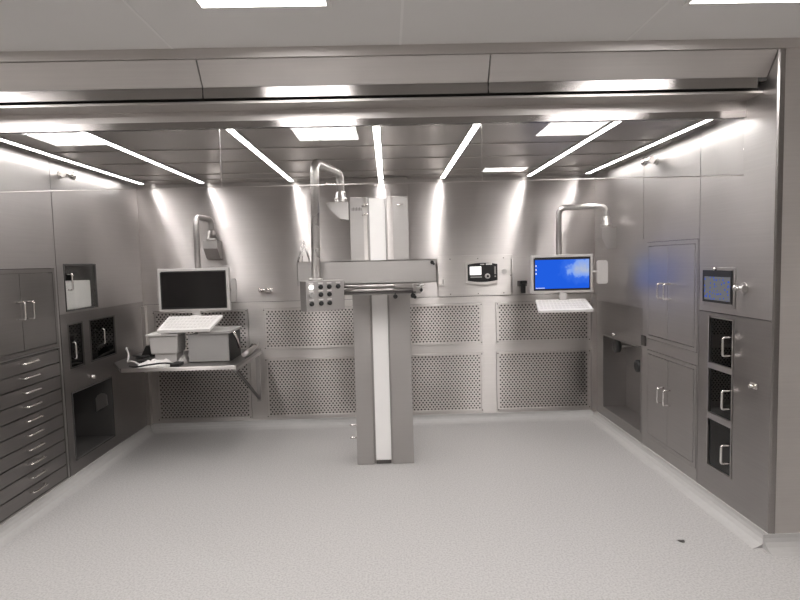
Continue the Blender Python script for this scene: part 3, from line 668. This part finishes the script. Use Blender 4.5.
for f in (0,):
    m.prism([(-2.005, 4.62, .875), (-1.785, 4.62, .875), (-1.775, 4.62, 1.03), (-2.02, 4.62, 1.03)], (0, .20, 0))
bmesh.ops.bevel(m.bm, geom=m.bm.edges[:], offset=.012, segments=2, affect='EDGES', profile=.5); obj('body', m, M_PALE, t)
m = MB(); m.box((-2.035, 4.60, 1.031), (-1.765, 4.84, 1.046), .006); obj('rim', m, M_WHITE, t)
m = MB(); m.box((-1.98, 4.64, ZT), (-1.80, 4.80, .8745), .004); obj('base', m, M_PALE, t)
def crumple(x0, x1, y0, y1, z, h, n=14):
    m = MB(); g = [[None]*(n+1) for _ in range(n+1)]
    for i in range(n+1):
        for j in range(n+1):
            e = 4*min(i, n-i, 3)*1.0/12; e2 = min(j, n-j, 3)/3
            g[i][j] = m.bm.verts.new((x0+(x1-x0)*i/n+random.uniform(-.006, .006), y0+(y1-y0)*j/n+random.uniform(-.006, .006), z+.002+h*min(e, e2)*random.uniform(.35, 1)))
    for i in range(n):
        for j in range(n): m.bm.faces.new([g[i][j], g[i+1][j], g[i+1][j+1], g[i][j+1]])
    b = [g[0][0], g[n][0], g[n][n], g[0][n]]; m.poly([v.co*1 - Vector((0, 0, .0015)) for v in b]); return m
tag(obj('plastic_bag', crumple(-2.06, -1.80, 4.44, 4.60, ZT, .05), M_WHITE), 'crumpled white plastic bag on the desk in front of the tub', 'bag')
tag(obj('paper_wrap', crumple(-1.79, -1.71, 4.56, 4.82, ZT, .07, 10), M_PALE), 'crumpled pale wrapping between the tub and the instrument box', 'wrapping')
def cable(name, pts, r, mat, label):
    P = fillet(pts, .05, 5); m = MB(); m.tube(P, r, 8); return tag(obj(name, m, mat), label, 'cable')
z = ZT+.010
cable('power_cable', [(-1.72, 4.50, z), (-1.82, 4.42, z+.03), (-1.93, 4.41, z+.02), (-2.05, 4.42, z), (-2.12, 4.48, z)], .007, M_BLACK, 'black cable arching in front of the white bag on the desk')
cable('data_cable', [(-2.08, 4.56, z), (-2.16, 4.60, z+.025), (-2.22, 4.66, z), (-2.27, 4.80, z+.05), (-2.34, 4.90, z+.09), (-2.35, 4.95, z+.08)], .008, M_PALE, 'pale cable running from the tub to the left wall')
cable('coiled_cable', [(-2.09, 4.75, z), (-2.17, 4.78, z+.01), (-2.25, 4.86, z), (-2.20, 4.95, z+.01), (-2.12, 4.88, z+.012), (-2.18, 4.80, z+.02), (-2.28, 4.90, z+.02)], .010, M_BLACK, 'black coiled cable heaped at the left end of the desk')
t = thing('power_adapter', 'small black power adapter with a white plug at the left desk end', 'adapter', (-2.2, 5.02, ZT))
m = MB(); m.prism([(-2.26, 5.0, ZT), (-2.12, 5.0, ZT), (-2.12, 5.0, ZT+.05), (-2.17, 5.0, ZT+.10), (-2.21, 5.0, ZT+.10)], (0, .09, 0)); obj('body', m, M_BLACK, t)
m = MB(); m.tube([(-2.165, 4.995, ZT+.125), (-2.125, 4.995, ZT+.085)], .013, 10); obj('plug', m, M_WHITE, t)
for i, (x0, x1, y0, y1, h, lb) in enumerate(((-2.14, -2.04, 4.62, 4.70, .03, 'small black box lying among the cables on the desk'), (-1.78, -1.71, 4.44, 4.56, .025, 'flat black case on the desk left of the instrument box'))):
    m = MB(); m.box((x0, y0, ZT+.0005), (x1, y1, ZT+h), .004); tag(obj('black_case', m, M_BLACK), lb, 'case')
t = thing('hand_scanner', 'steel hand tool lying at the right end of the desk', 'tool', (-1.28, 5.1, ZT))
m = MB(); m.tube([(-1.275, 4.78, ZT+.028), (-1.27, 4.95, ZT+.03), (-1.262, 5.05, ZT+.045), (-1.255, 5.22, ZT+.06)], [.018, .028, .026, .018], 14); obj('body', m, M_TUBE, t)
m = MB(); m.tube([(-1.275, 4.96, ZT+.045), (-1.268, 5.06, ZT+.075)], .012, 10); obj('trigger', m, M_BLACK, t)

# ------------------------------------------------------------------ scuff on the floor
m = MB(); m.poly([(1.600+.017*math.cos(a)*(1+.5*math.sin(3*a)), 2.95+.024*math.sin(a)*(1+.3*math.cos(2*a)), .0012) for a in [k*math.pi/5 for k in range(10)]])
tag(obj('floor_scrap', m, M_DARKST), 'tiny dark scrap on the pale floor in front of the pillar', 'debris')
